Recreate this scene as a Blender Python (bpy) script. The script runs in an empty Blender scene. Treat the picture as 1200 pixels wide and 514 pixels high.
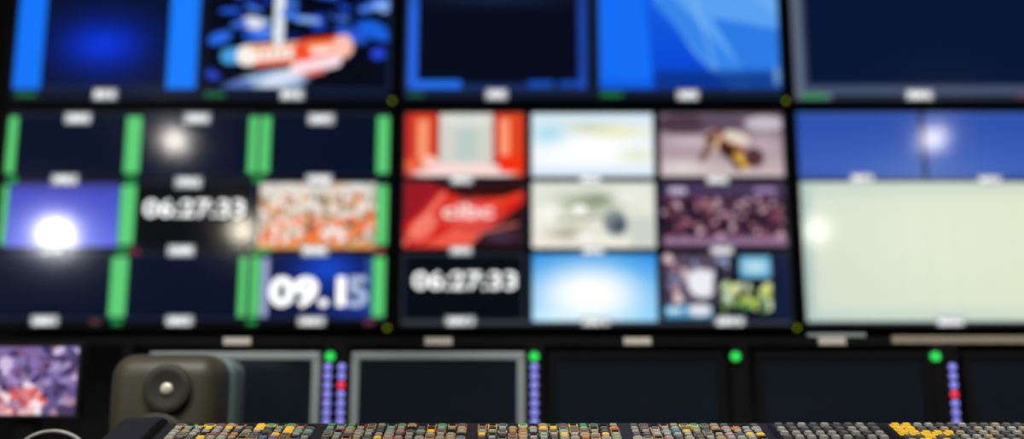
import bpy, bmesh, math, random
import numpy as np
from mathutils import Vector, Matrix
random.seed(7)
sc = bpy.context.scene
sc.view_settings.view_transform = 'Standard'
sc.view_settings.look = 'None'

# ---------------------------------------------------------------- materials
def s2l(c):
    return tuple((x/12.92 if x <= .04045 else ((x+.055)/1.055)**2.4) for x in c)
def C(r, g, b): return s2l((r/255, g/255, b/255))

def mat(name, col, rough=.5, metal=0, emit=None, es=0, spec=.5, noise=0, nscale=40):
    m = bpy.data.materials.new(name); m.use_nodes = True
    nt = m.node_tree; b = nt.nodes['Principled BSDF']
    b.inputs['Base Color'].default_value = (*col, 1)
    b.inputs['Roughness'].default_value = rough
    b.inputs['Metallic'].default_value = metal
    b.inputs['Specular IOR Level'].default_value = spec
    if emit:
        b.inputs['Emission Color'].default_value = (*emit, 1)
        b.inputs['Emission Strength'].default_value = es
    if noise:
        tc = nt.nodes.new('ShaderNodeTexCoord'); n = nt.nodes.new('ShaderNodeTexNoise')
        n.inputs['Scale'].default_value = nscale; n.inputs['Detail'].default_value = 4
        r = nt.nodes.new('ShaderNodeMapRange')
        r.inputs['To Min'].default_value = 1-noise; r.inputs['To Max'].default_value = 1+noise
        mx = nt.nodes.new('ShaderNodeVectorMath'); mx.operation = 'SCALE'
        mx.inputs[0].default_value = col
        nt.links.new(tc.outputs['Object'], n.inputs['Vector'])
        nt.links.new(n.outputs['Fac'], r.inputs['Value'])
        nt.links.new(r.outputs[0], mx.inputs['Scale'])
        nt.links.new(mx.outputs[0], b.inputs['Base Color'])
    return m

M_wall = mat('wall_paint_black', (.008,.008,.010), .9, noise=.2, nscale=6)
M_side = mat('wall_paint_dark', (.03,.03,.034), .9, noise=.2, nscale=6)
M_floor = mat('carpet', (.02,.021,.025), .95, noise=.5, nscale=120)
M_ceil = mat('ceiling_tiles', (.05,.05,.05), .9, noise=.2, nscale=30)
M_bez = mat('black_plastic', (.004,.004,.006), .5, noise=.15, spec=.25)
M_matte = mat('matte_black', (.004,.004,.005), .8, spec=.1, noise=.1)
M_grey = mat('grey_frame', (.24,.285,.29), .5, noise=.05)
M_dark = mat('dark_plastic', (.010,.010,.012), .5, noise=.15, spec=.3)
M_desk = mat('desk_laminate', (.02,.02,.022), .5, noise=.2, nscale=20)
M_metal = mat('steel', (.3,.3,.31), .35, 1, noise=.05)
M_beige = mat('beige_trim', (.24,.20,.15), .6, noise=.1)
M_led_y = mat('led_yellow', (.3,.4,0), .5, emit=C(180,200,20), es=.65)
M_led_g = mat('led_green', (0,.3,.05), .5, emit=C(40,200,70), es=.9)
M_led_b = mat('led_blue', (.1,.1,.4), .5, emit=C(120,120,205), es=1.0)
M_led_r = mat('led_red', (.4,.02,.05), .5, emit=C(225,30,70), es=1.0)
M_text = mat('screen_text_white', (0,0,0), .4, emit=(1,1,1), es=1.25)
M_text_b = mat('screen_text_blue', (0,0,0), .4, emit=C(175,192,225), es=1)
M_text_p = mat('screen_text_pink', (0,0,0), .4, emit=C(255,225,220), es=1)
M_text2 = mat('screen_label_white', (0,0,0), .4, emit=(1,1,1), es=1.2)
M_offscr = mat('screen_off_glow', (.004,.005,.007), .15, emit=C(14,18,26), es=.8)  # dark screens get a faint glow in place of what they reflect
M_label = mat('label_plate', (.45,.42,.37), .6, emit=C(140,132,118), es=.2)  # slight glow put into the plain plates to brighten them
M_spk = mat('speaker_shell', (.046,.043,.026), .5, noise=.06)
M_spk_lit = mat('speaker_shell_lit', (.15,.21,.22), .5, noise=.06)  # lighter blue-grey paints the light falling on the cabinet's side
M_spkd = mat('speaker_cone', (.022,.021,.014), .6, noise=.1)
M_tw = mat('tweeter_dome', (.60,.60,.48), .3, .2, noise=.03)  # pale colour stands in for the highlight on the dome

def mscreen():
    m = bpy.data.materials.new('lcd_screen'); m.use_nodes = True
    nt = m.node_tree; b = nt.nodes['Principled BSDF']
    a = nt.nodes.new('ShaderNodeAttribute'); a.attribute_name = 'Col'
    b.inputs['Base Color'].default_value = (.004,.004,.005,1)
    b.inputs['Roughness'].default_value = .095
    nt.links.new(a.outputs['Color'], b.inputs['Emission Color'])
    b.inputs['Emission Strength'].default_value = 1.04
    return m
M_scr = mscreen()

# ---------------------------------------------------------------- mesh helpers
def link(o, parent=None):
    sc.collection.objects.link(o)
    if parent: o.parent = parent
    return o
def empty(name, loc):
    o = bpy.data.objects.new(name, None); o.location = loc; o.empty_display_size = .05
    return link(o)
def bmobj(name, bm, mats, parent=None, loc=(0,0,0), smooth=False):
    me = bpy.data.meshes.new(name); bm.normal_update(); bm.to_mesh(me); bm.free()
    for m in (mats if isinstance(mats, (list, tuple)) else [mats]): me.materials.append(m)
    if smooth:
        for p in me.polygons: p.use_smooth = True
    o = bpy.data.objects.new(name, me); o.location = loc
    return link(o, parent)
def addbox(bm, c, s, mi=0, bev=0, seg=2):
    r = bmesh.ops.create_cube(bm, size=1)
    vs = r['verts']
    for v in vs: v.co = Vector((c[0]+v.co.x*s[0], c[1]+v.co.y*s[1], c[2]+v.co.z*s[2]))
    fs = set(f for v in vs for f in v.link_faces)
    for f in fs: f.material_index = mi
    if bev:
        es = list(set(e for v in vs for e in v.link_edges))
        bmesh.ops.bevel(bm, geom=es, offset=bev, segments=seg, affect='EDGES', profile=.5, material=mi)
def box(name, c, s, m, parent=None, bev=0, seg=2):
    bm = bmesh.new(); addbox(bm, (0,0,0), s, 0, bev, seg)
    return bmobj(name, bm, m, parent, c)
def cyl(name, c, r, h, m, parent=None, axis='Z', r2=None, n=32):
    bm = bmesh.new()
    bmesh.ops.create_cone(bm, cap_ends=True, segments=n, radius1=r, radius2=r if r2 is None else r2, depth=h)
    if axis == 'Y': bmesh.ops.rotate(bm, verts=bm.verts, matrix=Matrix.Rotation(math.pi/2, 3, 'X'))
    if axis == 'X': bmesh.ops.rotate(bm, verts=bm.verts, matrix=Matrix.Rotation(math.pi/2, 3, 'Y'))
    return bmobj(name, bm, m, parent, c)
def sphere(name, c, r, m, parent=None, sy=1):
    bm = bmesh.new(); bmesh.ops.create_uvsphere(bm, u_segments=24, v_segments=16, radius=r)
    for v in bm.verts: v.co.y *= sy
    return bmobj(name, bm, m, parent, c, True)
def tube(name, pts, r, m, parent=None, loc=(0,0,0)):
    cu = bpy.data.curves.new(name, 'CURVE'); cu.dimensions = '3D'; cu.bevel_depth = r; cu.bevel_resolution = 3
    sp = cu.splines.new('NURBS'); sp.points.add(len(pts)-1)
    for p, q in zip(sp.points, pts): p.co = (*q, 1)
    sp.use_endpoint_u = True; sp.order_u = 3
    cu.use_fill_caps = True
    cu.materials.append(m)
    o = bpy.data.objects.new(name, cu); o.location = loc
    return link(o, parent)
def frame(name, w, h, bl, br, bt, bb, d, m, parent, y=0, bev=.002):
    """rectangular bezel around opening w x h, front at y, depth d"""
    bm = bmesh.new()
    addbox(bm, ((br-bl)/2, y+d/2, h/2+bt/2), (w+bl+br, d, bt), 0, bev)
    addbox(bm, ((br-bl)/2, y+d/2, -h/2-bb/2), (w+bl+br, d, bb), 0, bev)
    addbox(bm, (-w/2-bl/2, y+d/2, 0), (bl, d, h), 0, 0)
    addbox(bm, (w/2+br/2, y+d/2, 0), (br, d, h), 0, 0)
    return bmobj(name, bm, m, parent)
def text(name, s, cx, cz, width, parent, m, y=-.004, off=.02, maxh=None):
    cu = bpy.data.curves.new(name, 'FONT'); cu.body = s; cu.size = 1; cu.offset = off
    cu.resolution_u = 3
    to = bpy.data.objects.new(name+'_c', cu); sc.collection.objects.link(to)
    bpy.context.view_layer.update()
    me = bpy.data.meshes.new_from_object(to.evaluated_get(bpy.context.evaluated_depsgraph_get()))
    bpy.data.objects.remove(to)
    xs = [v.co.x for v in me.vertices]; ys = [v.co.y for v in me.vertices]
    mx, my = (min(xs)+max(xs))/2, (min(ys)+max(ys))/2
    k = width/(max(xs)-min(xs)); kz = k
    if maxh: kz = maxh/(max(ys)-min(ys))
    for v in me.vertices: v.co = Vector(((v.co.x-mx)*k, 0, (v.co.y-my)*kz))
    me.materials.clear(); me.materials.append(m)
    o = bpy.data.objects.new(name, me); o.location = (cx, y, cz)
    return link(o, parent)

# ---------------------------------------------------------------- screen pictures
U = .003319       # metres per picture unit
class Pic:
    def __init__(s, W, H, base=(8,12,20), res=1.25):
        s.W, s.H = W, H
        s.nx, s.ny = int(W/res)+1, int(H/res)+1
        s.X, s.Y = np.meshgrid(np.linspace(0,W,s.nx), np.linspace(0,H,s.ny))
        s.img = np.ones((s.ny,s.nx,3))*np.array(base)/255.
        s.clip = np.ones_like(s.X)
    def setclip(s, x0=None, y0=0, x1=0, y1=0):
        if x0 is None: s.clip = np.ones_like(s.X)
        else: s.clip = ((s.X>=x0)&(s.X<=x1)&(s.Y>=y0)&(s.Y<=y1)).astype(float)
    def mix(s, a, col):
        a = (np.clip(a,0,1)*s.clip)[...,None]
        s.img = s.img*(1-a)+np.array(col)/255.*a
    def rect(s, x0,y0,x1,y1,col,a=1,soft=.01):
        f = lambda d: np.clip(d/soft+.5,0,1)
        s.mix(a*f(s.X-x0)*f(x1-s.X)*f(s.Y-y0)*f(y1-s.Y), col)
    def ell(s, cx,cy,rx,ry,col,a=1,ang=0,soft=.25):
        c,n = math.cos(math.radians(ang)), math.sin(math.radians(ang))
        dx,dy = s.X-cx, s.Y-cy
        u,v = (dx*c+dy*n)/rx, (-dx*n+dy*c)/ry
        s.mix(a*np.clip((1-np.sqrt(u*u+v*v))/soft+.5,0,1), col)
    def glow(s, cx,cy,rx,ry,col,a=1):
        s.mix(a*np.exp(-(((s.X-cx)/rx)**2+((s.Y-cy)/ry)**2)), col)
    def line(s, x0,y0,x1,y1,w,col,a=1):
        dx,dy = x1-x0,y1-y0; L = dx*dx+dy*dy
        t = np.clip(((s.X-x0)*dx+(s.Y-y0)*dy)/L,0,1)
        d = np.hypot(s.X-x0-t*dx, s.Y-y0-t*dy)
        s.mix(a*np.clip((w/2-d)/1.+.5,0,1), col)
    def poly(s, pts, col, a=1):
        ins = np.zeros(s.X.shape,bool); n=len(pts)
        for i in range(n):
            (xa,ya),(xb,yb) = pts[i],pts[(i+1)%n]
            if ya==yb: continue
            cnd = ((ya>s.Y)!=(yb>s.Y))&(s.X<(xb-xa)*(s.Y-ya)/(yb-ya)+xa)
            ins ^= cnd
        s.mix(a*ins.astype(float), col)
    def vgrad(s, x0,y0,x1,y1,c0,c1):
        t = np.clip((s.Y-y0)/(y1-y0),0,1)[...,None]
        col = (np.array(c0)*(1-t)+np.array(c1)*t)/255.
        a = (((s.X>=x0)&(s.X<=x1)&(s.Y>=y0)&(s.Y<=y1)).astype(float)*s.clip)[...,None]
        s.img = s.img*(1-a)+col*a
    def hgrad(s, x0,y0,x1,y1,c0,c1):
        t = np.clip((s.X-x0)/(x1-x0),0,1)[...,None]
        col = (np.array(c0)*(1-t)+np.array(c1)*t)/255.
        a = (((s.X>=x0)&(s.X<=x1)&(s.Y>=y0)&(s.Y<=y1)).astype(float)*s.clip)[...,None]
        s.img = s.img*(1-a)+col*a
    def crowd(s, x0,y0,x1,y1,n,cols,rmin=2,rmax=6,seed=1):
        r = random.Random(seed)
        s.setclip(x0,y0,x1,y1)
        for i in range(n):
            s.ell(r.uniform(x0,x1), r.uniform(y0,y1), r.uniform(rmin,rmax), r.uniform(rmin,rmax), r.choice(cols), .9, r.uniform(0,90))
        s.setclip()
    def build(s, parent, name='screen_picture', y=0):
        x = s.X*U - s.W*U/2; z = s.H*U/2 - s.Y*U
        co = np.stack([x, np.full_like(x,y), z],-1).reshape(-1,3)
        idx = np.arange(s.nx*s.ny).reshape(s.ny,s.nx)
        q = np.stack([idx[1:,:-1],idx[1:,1:],idx[:-1,1:],idx[:-1,:-1]],-1).reshape(-1,4)
        me = bpy.data.meshes.new(name)
        me.from_pydata(co.tolist(), [], q.tolist())
        at = me.color_attributes.new('Col','FLOAT_COLOR','POINT')
        i = s.img; lin = np.where(i<=.04045, i/12.92, ((i+.055)/1.055)**2.4)
        rgba = np.concatenate([lin, np.ones((s.ny,s.nx,1))],-1).reshape(-1).astype(np.float32)
        at.data.foreach_set('color', rgba)
        me.materials.append(M_scr); me.update()
        return link(bpy.data.objects.new(name, me), parent)

ZC = .98      # camera height
YW = 3.6      # screen plane of the monitor wall

def wall_monitor(name, x0, zbot, pic, bez=(.024,.024,.018,.018), mbez=None):
    w,h = pic.W*U, pic.H*U
    p = empty(name, (x0+w/2, YW, zbot+h/2))
    frame('bezel', w, h, bez[0], bez[1], bez[2], bez[3], .05, mbez or M_bez, p, y=-.008)
    box('casing', (0,.045,0), (w+.02,.07,h+.02), M_bez, p, .006)
    box('wall_bracket', (0,.10,0), (.5,.10,.35), M_metal, p, .004)
    pic.build(p)
    return p
def label(p, pic, s, x, y, w=26, h=9, plate=True):
    X = x*U-pic.W*U/2; Z = pic.H*U/2-y*U
    if plate:
        box('label_plate', (X,-.002,Z), ((w+6)*U,.002,(h+5)*U), M_plate, p)
    text('label_text', s, X, Z, w*U, p, M_text2, off=.05, maxh=h*U)
M_plate = mat('screen_label_box', (0,0,0), .5, emit=C(170,174,178), es=.95)

# --- top left monitor : two panes
W,H = 454,254
p1 = Pic(W,H,(6,9,18))
def pane(p,x0,x1,y0=4,y1=236,col=(6,16,46)): p.rect(x0,y0,x1,y1,col)
p1.rect(0,0,223,254,(24,36,70)); p1.rect(228,0,454,254,(24,36,70))
p1.rect(0,241,454,254,(14,22,42))
pane(p1,4,219); pane(p1,230,450)
p1.setclip(4,4,219,236)
p1.glow(105,185,62,40,(6,40,185),.95); p1.glow(105,185,34,18,(14,66,240),.5)
p1.setclip()
p1.rect(0,100,33,240,(20,116,246)); p1.rect(184,100,219,240,(24,122,250))
p1.rect(0,4,33,100,(15,80,210)); p1.rect(184,4,219,100,(15,80,210))
p1.setclip(230,4,450,238)
p1.rect(230,4,450,238,(4,8,22))
r = random.Random(21)
for i in range(80):
    a=r.uniform(232,450); b=r.uniform(90,176)
    p1.line(a,b,a+r.uniform(8,26),b+r.uniform(-9,6),r.uniform(4,9),r.choice([(25,80,220),(30,100,235),(70,130,245),(20,60,190),(140,180,245),(10,30,110),(2,5,20),(3,6,22)]),.95)
for a in [(240,222,9,7,(40,70,200),20),(246,176,15,8,(40,110,240),-20),(405,172,22,8,(40,90,215),25),(438,196,9,8,(40,70,225),0),(432,166,18,11,(25,100,230),20),
          (435,215,12,12,(6,10,30),0),(410,215,25,20,(4,8,20),0),(250,205,14,16,(4,8,22),0)]:
    p1.ell(a[0],a[1],a[2],a[3],a[4],.95,a[5])
p1.ell(304,235,52,17,(160,188,225),.95,-12); p1.ell(322,227,26,9,(212,222,242),.95,-20); p1.ell(268,238,20,9,(70,100,180),.8,-10)
p1.ell(285,157,14,8,(230,230,242),.95,10); p1.line(262,160,276,157,7,(60,110,220))
# drawn pen: blue tip, white / orange barrel, red end
p1.line(258,199,284,197,20,(70,160,225)); p1.line(280,198,352,193,26,(252,240,232)); p1.line(292,209,352,204,6,(240,100,40)); p1.line(286,189,350,184,5,(245,140,70))
p1.line(350,192,388,188,28,(238,74,40)); p1.line(354,186,384,184,6,(250,150,90)); p1.line(360,193,378,191,8,(255,235,225))
for k in range(5): p1.line(296+k*10,192,296+k*10,201,3,(190,110,90),.8)
p1.ell(395,187,13,15,(252,190,175)); p1.line(340,215,386,205,16,(248,220,228)); p1.line(350,222,372,217,6,(230,120,110))
p1.line(317,100,317,182,12,(226,234,244)); p1.line(322,145,338,150,8,(70,130,235))
p1.setclip()
p1.rect(4,244,30,250,(30,110,60)); p1.rect(232,244,255,250,(30,110,60))

# --- top centre monitor
p2 = Pic(W,H,(6,9,18))
p2.rect(0,0,222,254,(30,42,72)); p2.rect(230,0,454,254,(26,40,72))
p2.rect(0,243,454,254,(16,24,42))
p2.rect(4,4,218,238,(7,12,24)); p2.rect(4,100,16,240,(40,100,225)); p2.rect(209,110,219,240,(30,66,160)); p2.rect(16,229,68,240,(35,110,235)); p2.rect(150,230,180,238,(25,90,210),.8); p2.rect(186,230,216,238,(25,80,200),.8)
p2.rect(68,233,150,239,(20,44,100))
p2.rect(3,4,16,110,(30,85,205)); p2.rect(207,4,219,110,(25,60,150))
p2.rect(17,4,206,228,(6,11,28)); p2.glow(110,128,90,8,(30,45,80),.6)
X0,X1=236,452
p2.rect(X0,4,X1,240,(12,92,226))
p2.setclip(X0,4,X1,240)
p2.vgrad(X0,100,X1,240,(16,98,226),(8,66,205))
p2.poly([(291,100),(291,122),(300,240),(X0,240),(X0,100)],(20,108,242))
p2.poly([(288,100),(X1,100),(X1,240),(392,240),(350,196)],(88,158,238))
p2.poly([(330,100),(X1,100),(X1,150),(400,100)],(120,180,240),.5)
p2.poly([(300,130),(322,120),(430,240),(392,240)],(50,128,230),.9)
p2.poly([(X1,165),(X1,240),(420,240),(372,150)],(30,108,220),.75)
p2.rect(300,218,X1,242,(10,44,120),.75,10); p2.rect(X0,229,300,240,(14,86,220),.7,4)
p2.line(345,100,375,215,3,(190,220,250),.4)
p2.setclip()
p2.rect(236,244,262,250,(30,120,60)); p2.rect(4,244,24,250,(30,90,60)); p2.ell(448,224,4,12,(120,160,210),.8)

# --- top right monitor
p3 = Pic(W,H,(92,102,122))  # glowing grey border painted in as the lit silver bezel
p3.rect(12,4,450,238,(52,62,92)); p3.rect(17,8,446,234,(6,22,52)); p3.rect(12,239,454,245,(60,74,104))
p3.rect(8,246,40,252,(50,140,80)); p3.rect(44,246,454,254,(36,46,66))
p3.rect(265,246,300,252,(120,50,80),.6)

# --- middle left monitor : multiviewer
p4 = Pic(W,H,(3,6,11))
G=(92,204,116)
rows=[(2,80),(86,165),(171,248)]
for ry in rows:
    for i,cx in enumerate([(0,147),(152,298),(303,452)]):
        p4.rect(cx[0],ry[0],cx[1],ry[1],(36,42,60)); p4.rect(cx[0]+2,ry[0]+2,cx[1]-2,ry[1]-2,(6,16,38))
for i,(y0,y1) in enumerate(rows):
    y0+=5;y1-=4
    def bar(a,b,yy0=y0,yy1=y1,c=G): p4.rect(a,yy0,b,yy1,c)
    if i==0:
        bar(0,11); bar(141,158); bar(287,297); bar(301,312); bar(440,453)
    if i==1:
        bar(0,7); bar(139,157); bar(441,453)
    if i==2:
        bar(134,153); bar(283,292); bar(297,307); bar(438,452)
p4.vgrad(8,88,138,163,(62,70,185),(96,108,228)); p4.glow(65,150,42,26,(150,160,250),.6); p4.rect(8,88,138,96,(60,60,130),.6,4)  # bluish halo of the lamp reflection is painted into this cell
p4.rect(160,88,294,163,(5,8,14))
p4.rect(303,88,440,166,(205,195,185))
p4.crowd(303,88,440,166,430,[(235,120,50),(245,245,240),(210,90,50),(190,160,120),(250,200,150),(110,130,80),(235,235,235),(120,80,60),(250,240,225)],1.5,5,3)
p4.crowd(303,128,440,160,110,[(240,90,30),(250,130,60),(250,245,240),(240,110,40),(120,90,60)],2,6,5)
p4.rect(303,88,440,100,(228,228,222),.7,6)
p4.rect(303,160,440,166,(235,150,70),.8)
p4.rect(309,173,438,246,(10,20,60)); p4.setclip(309,173,438,246)
p4.glow(385,190,40,25,(25,70,200),.95); p4.glow(420,235,40,25,(20,50,150),.8); p4.setclip(); p4.rect(309,177,317,244,(160,170,215)); p4.rect(430,177,437,240,(60,90,160),.7)
for x,y,c in [(10,84,(30,160,70)),(150,85,(30,150,70)),(300,84,(40,150,60)),(146,169,(40,150,70)),(160,169,(110,40,50)),(300,169,(40,130,70)),(145,251,(30,150,70)),(300,251,(40,150,70)),(435,251,(110,50,70)),(120,251,(90,50,60)),(312,168,(40,150,80)),(445,168,(140,60,40))]:
    p4.rect(x-6,y-3,x+6,y+3,c)

# --- middle centre monitor : nine pictures
p5 = Pic(W,H,(4,6,11))
cx=[(2,144),(152,298),(305,452)]; ry=[(2,81),(86,165),(171,250)]
def cell(c,r,inset=0): return (cx[c][0]+inset, ry[r][0]+inset, cx[c][1]-inset, ry[r][1]-inset)
for c in range(3):
    for r in range(3): p5.rect(*cell(c,r),(44,52,64)); p5.rect(*cell(c,r,2),(7,12,20))
# orange studio
x0,y0,x1,y1=cell(0,0,1); p5.setclip(x0,y0,x1,y1)
p5.rect(x0,y0,x1,y1,(222,66,30)); p5.rect(x0+40,y0,x0+104,y1-16,(208,208,198)); p5.rect(x0+60,y0,x0+85,y1-18,(180,200,195),.8,6)
p5.rect(x0+14,y0+8,x0+28,y1-22,(245,150,110)); p5.rect(x0+112,y0+6,x0+124,y1-20,(250,150,110)); p5.rect(x0,y0,x0+10,y1,(200,50,40)); p5.rect(x0+104,y0,x0+110,y1,(190,36,20)); p5.rect(x0+33,y0,x0+40,y1,(190,36,20))
p5.ell(x0+70,y1-6,62,11,(245,225,220),.95); p5.rect(x0,y1-20,x0+30,y1-8,(230,100,60)); p5.rect(x0+112,y1-26,x1,y1-6,(240,50,16)); p5.ell(x0+30,y0+60,10,8,(250,200,190)); p5.ell(x0+72,y0+8,30,10,(225,225,220),.7)
# white picture
x0,y0,x1,y1=cell(1,0,1); p5.setclip(x0,y0,x1,y1)
p5.vgrad(x0,y0,x1,y1,(208,228,240),(246,249,250)); p5.glow(x0+70,y0+45,66,24,(255,255,255),1); p5.glow(x0+100,y0+22,36,7,(240,232,180),.9); p5.glow(x0+66,y0+17,26,6,(196,206,165),.8); p5.glow(x0+20,y0+25,20,12,(160,215,235),.8); p5.glow(x0+125,y0+52,22,9,(222,222,190),.7); p5.rect(x0,y1-12,x1,y1,(205,225,245),.7,6)
# brown sport
x0,y0,x1,y1=cell(2,0,1); p5.setclip(x0,y0,x1,y1)
p5.vgrad(x0,y0,x1,y1,(110,92,104),(205,186,190)); p5.ell(x0+30,y0+14,34,12,(66,48,62),.9); p5.ell(x0+75,y0+12,28,10,(90,74,96),.9); p5.ell(x0+125,y0+12,24,9,(200,194,206),.9); p5.glow(x0+35,y0+34,36,8,(205,185,195),.9); p5.glow(x0+120,y0+38,24,12,(190,170,180),.9)
p5.ell(x0+70,y0+34,18,12,(225,200,165),1,25); p5.line(x0+56,y0+30,x0+72,y0+22,8,(80,45,30)); p5.line(x0+62,y0+34,x0+48,y0+56,8,(120,80,70)); p5.ell(x0+82,y0+44,15,11,(70,34,20),1,35); p5.line(x0+68,y0+24,x0+98,y0+44,6,(160,90,60)); p5.ell(x0+96,y0+58,13,7,(225,180,70),1,35); p5.line(x0+78,y0+48,x0+92,y0+66,7,(60,30,24)); p5.ell(x0+110,y0+54,12,12,(78,44,52),.95); p5.ell(x0+90,y0+30,16,8,(235,225,205),.8,20)
p5.glow(x0+25,y0+66,30,8,(228,218,220),.8)
# red logo
x0,y0,x1,y1=cell(0,1,1); p5.setclip(x0,y0,x1,y1)
p5.rect(x0,y0,x1,y1,(205,26,20)); p5.poly([(x0,y0),(x0+50,y0),(x0+10,y0+45),(x0,y0+48)],(150,24,34)); p5.poly([(x0+30,y0),(x1,y0),(x1,y0+16),(x0+70,y0+20)],(44,12,14)); p5.poly([(x0+90,y0+62),(x1,y0+25),(x1,y1),(x0+75,y1)],(36,14,18)); p5.poly([(x0+20,y0+75),(x0+60,y0+55),(x0+92,y0+62),(x0+76,y1)],(235,90,70)); p5.ell(x0+22,y0+54,20,12,(245,130,110),.85,-45); p5.line(x0,y1-4,x0+46,y0+14,6,(245,135,115),.8); p5.line(x0+100,y0+28,x1,y0+14,9,(230,60,30),.9); p5.glow(x0+115,y1-12,22,8,(70,60,85),.8)
p5.line(x0+82,y1-16,x1-8,y0+50,4,(200,110,100),.8); p5.glow(x0+76,y0+38,34,16,(245,140,130),.8); p5.line(x0,y0+60,x0+18,y1,7,(200,60,60),.8)
# cream car
x0,y0,x1,y1=cell(1,1,1); p5.setclip(x0,y0,x1,y1)
p5.vgrad(x0,y0,x1,y1,(222,226,214),(240,236,222)); p5.glow(x0+60,y0+26,40,12,(150,158,130),.9); p5.glow(x0+80,y0+20,18,7,(120,132,110),.8); p5.ell(x0+56,y0+32,9,5,(252,252,248)); p5.ell(x0+97,y0+48,14,15,(120,134,136),.9); p5.glow(x0+102,y0+52,9,9,(50,66,80),.95); p5.glow(x0+44,y0+60,24,9,(165,162,140),.9); p5.glow(x0+62,y0+64,12,6,(252,252,252),.9); p5.glow(x0+20,y0+35,18,14,(248,248,240),.9); p5.rect(x0+114,y0+40,x1,y1,(190,196,188),.7,8); p5.glow(x0+112,y0+18,18,8,(240,240,232),.9); p5.line(x0+30,y0+44,x0+88,y0+42,4,(140,146,125),.7)
# crowd
x0,y0,x1,y1=cell(2,1,1); p5.setclip(x0,y0,x1,y1); p5.rect(x0,y0,x1,y1,(48,28,46))
p5.crowd(x0,y0+16,x1,y1-8,230,[(120,60,85),(215,180,195),(35,20,40),(80,35,60),(180,125,135),(60,40,75),(20,12,26),(24,12,28),(110,60,70)],2,5.5,11)
p5.setclip(x0,y0,x1,y1); p5.rect(x0,y0,x1,y0+18,(80,66,104),.7,6); p5.rect(x0+8,y0+6,x0+28,y0+14,(190,180,205)); p5.rect(x0+108,y0+6,x1-12,y0+13,(150,125,175)); p5.rect(x0,y1-12,x1,y1-2,(165,130,165),.8,3)
# blue radial
x0,y0,x1,y1=cell(1,2,1); p5.setclip(x0,y0,x1,y1); p5.vgrad(x0,y0,x1,y1,(36,136,222),(130,204,248)); p5.glow(x0+66,y0+48,62,36,(246,252,255),1); p5.glow(x0+66,y0+46,44,26,(255,255,255),1); p5.glow(x0+30,y0+72,40,8,(225,245,255),.7); p5.line(x0+80,y0,x1,y0+30,6,(90,180,240),.6)
# collage
x0,y0,x1,y1=cell(2,2,1); p5.setclip(x0,y0,x1,y1); p5.rect(x0,y0,x1,y1,(10,16,38))
p5.rect(x0,y0,x0+75,y0+58,(84,70,90))
p5.crowd(x0,y0,x0+75,y0+58,60,[(230,230,240),(60,40,60),(200,130,140),(110,120,155),(40,30,50),(150,170,215),(20,20,35),(230,210,210)],2,7,31); p5.setclip(x0,y0,x1,y1)
p5.ell(x0+44,y0+34,18,17,(240,240,246),.95,20); p5.ell(x0+64,y0+30,7,20,(30,24,36),.9,10); p5.rect(x0+88,y0+3,x0+124,y0+28,(90,170,205)); p5.glow(x0+106,y0+15,16,8,(225,240,248),.8)
p5.crowd(x0+66,y0+34,x0+124,y0+68,46,[(165,195,70),(215,230,190),(90,150,80),(235,235,160),(200,220,90),(60,100,60)],2,7,32); p5.setclip(x0,y0,x1,y1)
p5.rect(x0,y0+60,x0+54,y1-3,(70,150,195)); p5.ell(x0+40,y1-12,14,7,(220,225,230)); p5.rect(x0+2,y1-14,x0+18,y1-8,(190,225,240)); p5.rect(x0+126,y0,x1,y1,(18,28,58))
p5.setclip()
p5.rect(cx[0][0],250,cx[2][1],254,(60,65,75))

# --- middle right monitor
p6 = Pic(W,H,(12,16,30))
for a,b in [(0,147),(152,299),(304,452)]:
    p6.vgrad(a,2,b,82,(42,78,168),(62,96,186)); p6.rect(a,2,b,6,(70,100,180),.6); p6.rect(a+4,72,b-4,82,(50,80,165),.5,3)
p6.hgrad(0,87,452,250,(198,214,204),(230,234,190)); p6.rect(0,87,452,250,(224,230,206),.45)
p6.glow(150,150,90,60,(228,234,214),.7); p6.rect(0,87,12,250,(150,175,180),.6,10); p6.rect(0,236,452,250,(180,205,200),.5,12); p6.rect(0,87,452,100,(185,205,200),.5,14)
for k in range(14): p6.rect(10+k*34,88,12+k*34,249,(205,218,200),.35)

m1 = wall_monitor('wall_monitor', -1.99, ZC+1.083, p1)
m2 = wall_monitor('wall_monitor', -.43, ZC+1.083, p2)
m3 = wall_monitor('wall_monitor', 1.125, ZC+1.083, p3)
m4 = wall_monitor('wall_monitor', -1.99, ZC+.195, p4)
m5 = wall_monitor('wall_monitor', -.43, ZC+.195, p5)
m6 = wall_monitor('wall_monitor', 1.125, ZC+.195, p6)

label(m1,p1,'IN 4',112,247,22,8); label(m1,p1,'IN 6',336,247,22,8)
label(m2,p2,'AUX',111,247,20,8); label(m2,p2,'AUX2',340,248,20,8)
label(m3,p3,'PGM A',149,248,26,8)
for t,x,y in [('CAM 5',82,9),('CAM 6',224,9),('CAM 7',372,10),('VTR 1',72,84),('VTR 2',218,87),('VTR3',372,84),('CAM8',65,168),('CAM9',214,168),('PVW',370,168),
              ('LINE 1',62,250),('LINE 2',217,250),('LINE 3',369,251)]:
    label(m4,p4,t,x,y,25,8)
for t,x,y in [('SRC1',70,84),('SRC2',222,84),('SRC3',372,84),('SRC4',70,168),('SRC5',224,168),('SRC6',374,168),('GFX 1',70,251),('GFX 2',226,252),('GFX 3',380,251)]:
    label(m5,p5,t,x,y,20 if y<200 else 28,5 if y<200 else 8)
label(m6,p6,'SAT 1',74,82,22,6); label(m6,p6,'SAT 2',224,84,22,6); label(m6,p6,'MAIN',165,251,26,8)
def ptext(p,pic,s,x,y,w,h,off=.03,name='clock_digits',m=None):
    text(name, s, x*U-pic.W*U/2, pic.H*U/2-y*U, w*U, p, m or M_text, off=off, maxh=h*U)
ptext(m4,p4,'06:27:33',227,118,118,21,.018)
ptext(m5,p5,'06:27:33',75,203,120,21,.018)
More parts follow.
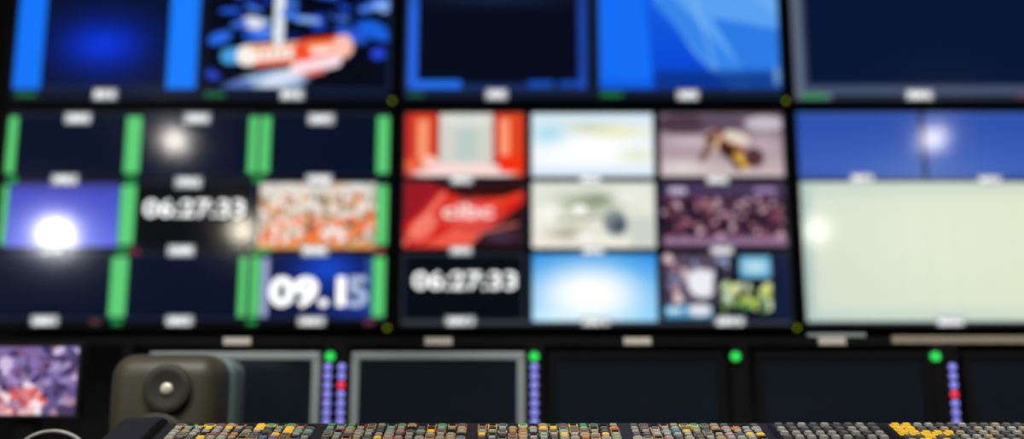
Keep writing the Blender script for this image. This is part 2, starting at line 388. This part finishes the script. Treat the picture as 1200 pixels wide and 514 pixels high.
ptext(m4,p4,'09.1',363,216,88,36,.04); ptext(m4,p4,'5',421,216,24,36,.03,m=M_text_b)
ptext(m5,p5,'cibc',78,121,60,18,.02,'logo_text',M_text_p)
# bezel status LEDs
for m in (m1,m2): sphere('status_led',(W*U/2+.008,-.012,-H*U/2-.006),.007,M_led_y,m)
for m in (m4,m5): sphere('status_led',(W*U/2+.008,-.012,-H*U/2-.012),.007,M_led_y,m)

# ---------------------------------------------------------------- room
RX,RY0,RY1,RZ = 4.7,-2.6,3.75,3.35
box('floor',(0,(RY0+RY1)/2,-.05),(2*RX+.2,RY1-RY0+.2,.1),M_floor)
box('ceiling',(0,(RY0+RY1)/2,RZ+.05),(2*RX+.2,RY1-RY0+.2,.1),M_ceil)
box('wall_front',(0,RY1+.05,RZ/2),(2*RX+.2,.1,RZ),M_wall)
box('wall_back',(0,RY0-.05,RZ/2),(2*RX+.2,.1,RZ),M_side)
box('wall_left',(-RX-.05,(RY0+RY1)/2,RZ/2),(.1,RY1-RY0,RZ),M_side)
box('wall_right',(RX+.05,(RY0+RY1)/2,RZ/2),(.1,RY1-RY0,RZ),M_side)
box('baseboard_front',(0,RY1-.01,.05),(2*RX,.02,.1),M_bez)

# ---------------------------------------------------------------- desk
dz=.74
dk = empty('control_desk',(.2,2.05,0))
box('desktop',(0,0,dz-.02),(4.2,1.7,.04),M_desk,dk,.006)
for i,x in enumerate((-2.0,-.7,.7,2.0)): box('leg_panel_%d'%i,(x,0,(dz-.04)/2),(.05,1.4,dz-.04),M_desk,dk,.003)
box('modesty_panel',(0,.65,.4),(3.95,.02,.6),M_desk,dk)

# ---------------------------------------------------------------- small monitors
def desk_monitor(x0,x1,mfr,t=.021,ytop=ZC+.067,h=.285,Y=2.6,name='desk_monitor',pic=None):
    w=x1-x0
    p=empty(name,((x0+x1)/2,Y,dz)); zc=ytop-h/2-dz
    bm=bmesh.new()
    iw,ih=w-2*t,h-2*t
    addbox(bm,(0,.0125,zc+h/2-t/2),(w,.025,t),0,.003); addbox(bm,(0,.0125,zc-h/2+t/2),(w,.025,t),0,.003)
    addbox(bm,(-w/2+t/2,.0125,zc),(t,.025,ih),0,.0); addbox(bm,(w/2-t/2,.0125,zc),(t,.025,ih),0,.0)
    bmobj('bezel',bm,mfr,p)
    box('casing',(0,.035,zc),(w-.01,.035,h-.01),M_dark,p,.008)
    if pic is None: box('screen',(0,.012,zc),(iw,.008,ih),M_offscr,p)
    else:
        o=pic.build(p,y=.006); o.location=(0,0,zc); o.scale=(iw/(pic.W*U),1,ih/(pic.H*U))
    nh=zc+.02
    box('neck',(0,.07,nh/2),(.06,.03,nh),M_dark,p,.004)
    box('foot',(0,.06,.008),(.24,.18,.016),M_dark,p,.004)
    return p
desk_monitor(-.994,-.526,M_grey); desk_monitor(-.44,.035,M_grey)
desk_monitor(.10,.585,M_matte); desk_monitor(.667,1.147,M_matte); desk_monitor(1.235,1.715,M_matte)
pp=Pic(150,90,(120,70,90),1.25)
pp.vgrad(0,0,150,90,(120,100,155),(180,140,160))
pp.crowd(0,0,150,60,150,[(150,120,180),(215,195,225),(130,110,170),(80,65,115),(55,45,85),(120,85,130),(150,130,195),(60,50,95),(240,230,245)],4,10,9)
pp.crowd(0,54,112,90,60,[(225,90,80),(235,130,120),(250,235,238),(240,190,190),(170,80,100),(150,120,160)],4,9,10)
pp.crowd(106,20,150,90,30,[(120,105,170),(95,80,135),(170,150,195),(65,50,90)],4,9,12)
desk_monitor(-1.46,-1.133,M_bez,.010,ZC+.088,.196,2.5,'desk_monitor',pp)

# label rail with tally / level-meter columns
rl = empty('monitor_label_rail',(0,2.63,dz))
rz=ZC+.097-dz
box('rail',(.1,0,rz),(3.7,.02,.026),M_matte,rl,.002)
for i,x in enumerate((-.76,-.203,.347,.885)): box('name_plate_%d'%i,(x,-.013,rz),(.075,.006,.020),M_label,rl,.001)
box('pale_box',(.90,-.004,rz+.016),(.16,.02,.010),M_grey,rl,.002)  # plain grey box put in as a pale blob, no known part
box('wood_trim',(1.43,-.013,rz+.004),(.76,.008,.022),M_beige,rl,.001)
for i,(x,w) in enumerate([(-.483,.07),(.064,.05),(.626,.05),(1.19,.075),(-1.06,.03),(1.77,.04)]):
    hh=ZC+.09-dz
    box('column_%d'%i,(x,-.005,hh/2),(w,.03,hh),M_matte,rl,.002)
    box('column_foot_%d'%i,(x,0,.005),(w+.03,.1,.01),M_matte,rl,.002)
yl=-.024
for i,x in enumerate((-.4995,.061,.614,1.163)):
    cyl('tally_lamp_%d'%i,(x,yl,ZC+.055-dz),.0135,.012,M_led_g,rl,'Y')
def strip(nm,x,reds=()):
    for k in range(7):
        z=ZC+.026-k*.0245-dz
        b2=bmesh.new(); bmesh.ops.create_uvsphere(b2,u_segments=16,v_segments=10,radius=.0112)
        for v in b2.verts: v.co.y*=.35; v.co.z*=.95
        bmobj('%s_led_%d'%(nm,k),b2,M_led_r if k in reds else M_led_b,rl,(x,yl,z),True)
strip('meter_a',-.505); strip('meter_b',-.467,(2,)); strip('meter_c',.061); strip('meter_d',1.208,(3,))

# ---------------------------------------------------------------- speaker
sp = empty('studio_monitor_speaker',(-.808,2.3,dz))
hs=.290
def shell(nm,w,d,h,y,bev,m,tap=1,x=0):
    bm=bmesh.new(); bmesh.ops.create_cube(bm,size=1)
    for v in bm.verts:
        f = 1 if v.co.y<0 else tap
        v.co=Vector((v.co.x*w*f, v.co.y*d, v.co.z*h*f))
    bmesh.ops.bevel(bm,geom=list(bm.edges),offset=bev,segments=7,affect='EDGES',profile=.5)
    bmobj(nm,bm,m,sp,(x,y,hs/2+.002),True)
shell('front_cabinet',.258,.15,hs,-.035,.054,M_spk)
shell('rear_shell',.268,.14,hs*.95,.068,.036,M_spk_lit,.95,.004)  # rear of the cabinet, coloured as its lit side
def dish(name,c,R,depth,m,rin):
    bm=bmesh.new(); n=40; rings=[]
    prof=[(R*1.04,.001),(R,-.002),(R*.7,depth*.55),(rin,depth)]
    for r,d in prof:
        rings.append([bm.verts.new((r*math.cos(a),d,r*math.sin(a))) for a in [2*math.pi*i/n for i in range(n)]])
    for a,b in zip(rings,rings[1:]):
        for i in range(n): bm.faces.new((a[i],a[(i+1)%n],b[(i+1)%n],b[i]))
    bm.faces.new(rings[-1])
    bmesh.ops.recalc_face_normals(bm,faces=bm.faces)
    return bmobj(name,bm,m,sp,c,True)
yf=-.1115
cyl('waveguide_ring',(.018,yf,.212),.056,.012,M_spk,sp,'Y',n=48); cyl('woofer_ring',(0,yf,.086),.074,.012,M_spk,sp,'Y',n=48)
dish('waveguide',(.018,yf-.012,.212),.052,.005,M_spkd,.018)
sphere('tweeter',(.018,yf-.006,.212),.015,M_tw,sp,.6)
dish('woofer',(0,yf-.012,.086),.070,.005,M_spkd,.03); sphere('dust_cap',(0,yf-.006,.086),.028,M_spkd,sp,.4)

# ---------------------------------------------------------------- switcher console
ca = math.atan2(.135,.42); Y0,Z0=1.87,.889
def SP(x,s,h): return Vector((x, Y0-s*math.cos(ca)-h*math.sin(ca), Z0-s*math.sin(ca)+h*math.cos(ca)))
XL,XR=-.68,1.42
con = empty('vision_mixer_console',(0,0,0))
bm=bmesh.new()
prof=[(Y0+.015,dz+.001),(Y0+.015,Z0-.004),(Y0+.008,Z0+.001),(Y0,Z0),(Y0-.42,Z0-.135),(Y0-.43,Z0-.142),(Y0-.43,dz+.001)]
a=[bm.verts.new((XL,y,z)) for y,z in prof]; b=[bm.verts.new((XR,y,z)) for y,z in prof]
n=len(prof)
for i in range(n): bm.faces.new((a[i],a[(i+1)%n],b[(i+1)%n],b[i]))
bm.faces.new(a); bm.faces.new(b); bmesh.ops.recalc_face_normals(bm,faces=bm.faces)
M_con=mat('console_panel',(.012,.012,.013),.5,noise=.15,spec=.3)
bmobj('body',bm,M_con,con)
for nm,x in (('end_cheek_left',XL-.03),('end_cheek_right',XR+.03)):
    bm=bmesh.new()
    pr=[(Y0+.03,dz+.001),(Y0+.03,Z0-.016),(Y0+.01,Z0+.010),(Y0-.02,Z0+.014),(Y0-.05,Z0+.007),(Y0-.43,Z0-.125),(Y0-.445,Z0-.14),(Y0-.445,dz+.001)]
    a=[bm.verts.new((x-.035,y,z)) for y,z in pr]; b=[bm.verts.new((x+.035,y,z)) for y,z in pr]
    n=len(pr)
    for i in range(n): bm.faces.new((a[i],a[(i+1)%n],b[(i+1)%n],b[i]))
    bm.faces.new(a); bm.faces.new(b); bmesh.ops.recalc_face_normals(bm,faces=bm.faces)
    bmesh.ops.bevel(bm,geom=list(bm.edges),offset=.016,segments=4,affect='EDGES',profile=.5,clamp_overlap=True)
    bmobj(nm,bm,M_dark,con,smooth=False)
K=[mat('key_white',(.32,.31,.28),.4,emit=C(190,190,180),es=.10),
   mat('key_grey',(.11,.11,.105),.4,emit=C(120,120,115),es=.08),
   mat('key_amber',(.4,.27,.04),.4,emit=C(235,180,40),es=.65),
   mat('key_orange',(.3,.13,.04),.4,emit=C(215,120,50),es=.45),
   mat('key_green',(.06,.22,.12),.4,emit=C(60,170,100),es=.3),
   mat('key_red',(.25,.04,.04),.4,emit=C(200,50,45),es=.3),
   mat('key_dark',(.010,.010,.010),.4),
   mat('key_cream',(.30,.26,.17),.4,emit=C(205,185,135),es=.14),
   mat('key_blue',(.08,.15,.22),.4,emit=C(90,150,190),es=.2),
   mat('key_rim_amber',(.20,.13,.03),.4,emit=C(200,150,50),es=.25)]
def frust(bm,x,s,w,l,h0,h1,tp,mi):
    vb=[bm.verts.new(SP(x+i*w/2,s+j*l/2,h0)) for i,j in ((-1,1),(1,1),(1,-1),(-1,-1))]
    vt=[bm.verts.new(SP(x+i*w/2*tp,s+j*l/2*tp,h1)) for i,j in ((-1,1),(1,1),(1,-1),(-1,-1))]
    fs=[bm.faces.new(vt)]
    for i in range(4): fs.append(bm.faces.new((vb[i],vb[(i+1)%4],vt[(i+1)%4],vt[i])))
    for f in fs: f.material_index=mi
def key(bm,x,s,w,l,rim,cap,h=.0038):
    frust(bm,x,s,w,l,.0002,.0012,.97,rim)
    frust(bm,x,s,w*.76,l*.66,.0012,h,.82,cap)
bm=bmesh.new(); R=random.Random(4)
px=.0195
x=-.642; col=0
while x<.488:
    if col%15!=14:
        for r in range(24):
            s=.009+r*.0160
            if r%7==6: continue
            rim=R.choices([6,7,9,3,4,5,1],[7,2,4,.8,1.0,.6,3])[0]
            cap=R.choices([0,7,1,8,2,3,6],[9,4,5,.5,.7,.3,2])[0]
            if r==0: rim=R.choices([4,3,6,5,2],[4,2,4,1,2])[0]; cap=R.choice([6,1,6,7,4])
            if r<=1 and col==8: rim=cap=2
            if r in(1,2) and col in (11,): rim=cap=2
            if r==2 and 33<=col<=34: cap=3
            key(bm,x,s,.0175,.0122,rim,cap)
    x+=px; col+=1
x=.515
while x<.700:
    for r in range(17):
        if r%5==4: continue
        key(bm,x,.014+r*.021,.0190,.0170,6,R.choice([0,0,1]),.007)
    x+=.0225
x=.742; c=0
while x<XR-.03:
    for r in range(17):
        if r%6==5: continue
        m=2 if (c<2 and r<3) or (c<4 and 2<=r<5 and R.random()<.5) or R.random()<.04 else R.choice([0,1,1,7])
        key(bm,x,.012+r*.020,.0185,.0155,6 if m!=2 else 2,m,.006)
    x+=.0215; c+=1
bmobj('illuminated_keys',bm,K,con)
for i,(xa,xb) in enumerate([(.495,.502),(.712,.726)]):
    bm=bmesh.new()
    v=[bm.verts.new(SP(q,s,.002)) for q,s in ((xa,.41),(xb,.41),(xb,.004),(xa,.004))]; bm.faces.new(v)
    bmobj('panel_seam_%d'%i,bm,M_bez,con)
# ---------------------------------------------------------------- headset
hd=empty('headset',(-.955,2.0,dz))
pts=[(.085*math.cos(t),0.0,.055+.074*math.sin(t)) for t in [math.pi*i/12 for i in range(13)]]
M_hs=mat('headset_band',(.30,.30,.29),.35,noise=.05)
tube('headband',pts,.004,M_hs,hd)
for i,sx in enumerate((-1,1)):
    cyl('ear_cup_%d'%i,(sx*.08,0,.036),.035,.028,M_dark,hd,'X'); cyl('ear_pad_%d'%i,(sx*.06,0,.036),.033,.014,M_bez,hd,'X')

# ---------------------------------------------------------------- lamps
def globe(x,y,z,r,es,col,name='pendant_lamp'):
    p=empty(name,(x,y,z)); m=mat('globe_glass',(.8,.8,.8),.4,emit=col,es=es)
    sphere('globe',(0,0,0),r,m,p)
    L=RZ-z-r
    cyl('cord',(0,0,r+L/2),.006,L,M_dark,p); cyl('canopy',(0,0,RZ-z-.012),.05,.024,M_dark,p); cyl('cap',(0,0,r+.01),.03,.03,M_dark,p)
globe(-4.03,-1,ZC+1.235,.12,110,(1,.97,.95))
globe(-3.03,-1,ZC+2.09,.075,75,(1,.93,.85))
globe(-2.38,-1,ZC+1.275,.075,75,(1,.90,.72))
globe(3.79,-1,ZC+2.11,.075,60,(1,.93,.85))
globe(2.68,-1,ZC+1.275,.09,30,(1,.93,.75))

def spot(x,y,tx,ty,tz,e,col=(1,.96,.9),ang=46):
    p=empty('ceiling_spotlight',(x,y,RZ-.12))
    l=bpy.data.lights.new('spot_beam','SPOT'); l.energy=e; l.color=col; l.spot_size=math.radians(ang); l.spot_blend=.5; l.shadow_soft_size=.06
    o=bpy.data.objects.new('spot_beam',l); link(o,p)
    d=Vector((tx-x,ty-y,tz-(RZ-.12))); o.rotation_euler=d.to_track_quat('-Z','Y').to_euler(); o.location=d.normalized()*.09
    q=cyl('lamp_housing',(0,0,0),.06,.14,M_dark,p); q.rotation_euler=o.rotation_euler
    cyl('mount',(0,0,.07),.02,.1,M_dark,p)
for x in (-1.4,-.3,.8,1.7): spot(x,.7,x*.95,2.2,.9,190)

w=bpy.data.worlds.new('world'); sc.world=w; w.use_nodes=True
w.node_tree.nodes['Background'].inputs[0].default_value=(.02,.022,.03,1); w.node_tree.nodes['Background'].inputs[1].default_value=.3

# ---------------------------------------------------------------- camera
cd=bpy.data.cameras.new('camera'); cam=bpy.data.objects.new('camera',cd); link(cam)
cam.location=(0,0,ZC); cam.rotation_euler=(math.radians(90+9.5),0,0)
cd.lens=33; cd.sensor_width=36; cd.clip_start=.05
cd.dof.use_dof=True; cd.dof.focus_distance=1.74; cd.dof.aperture_fstop=.80
sc.camera=cam
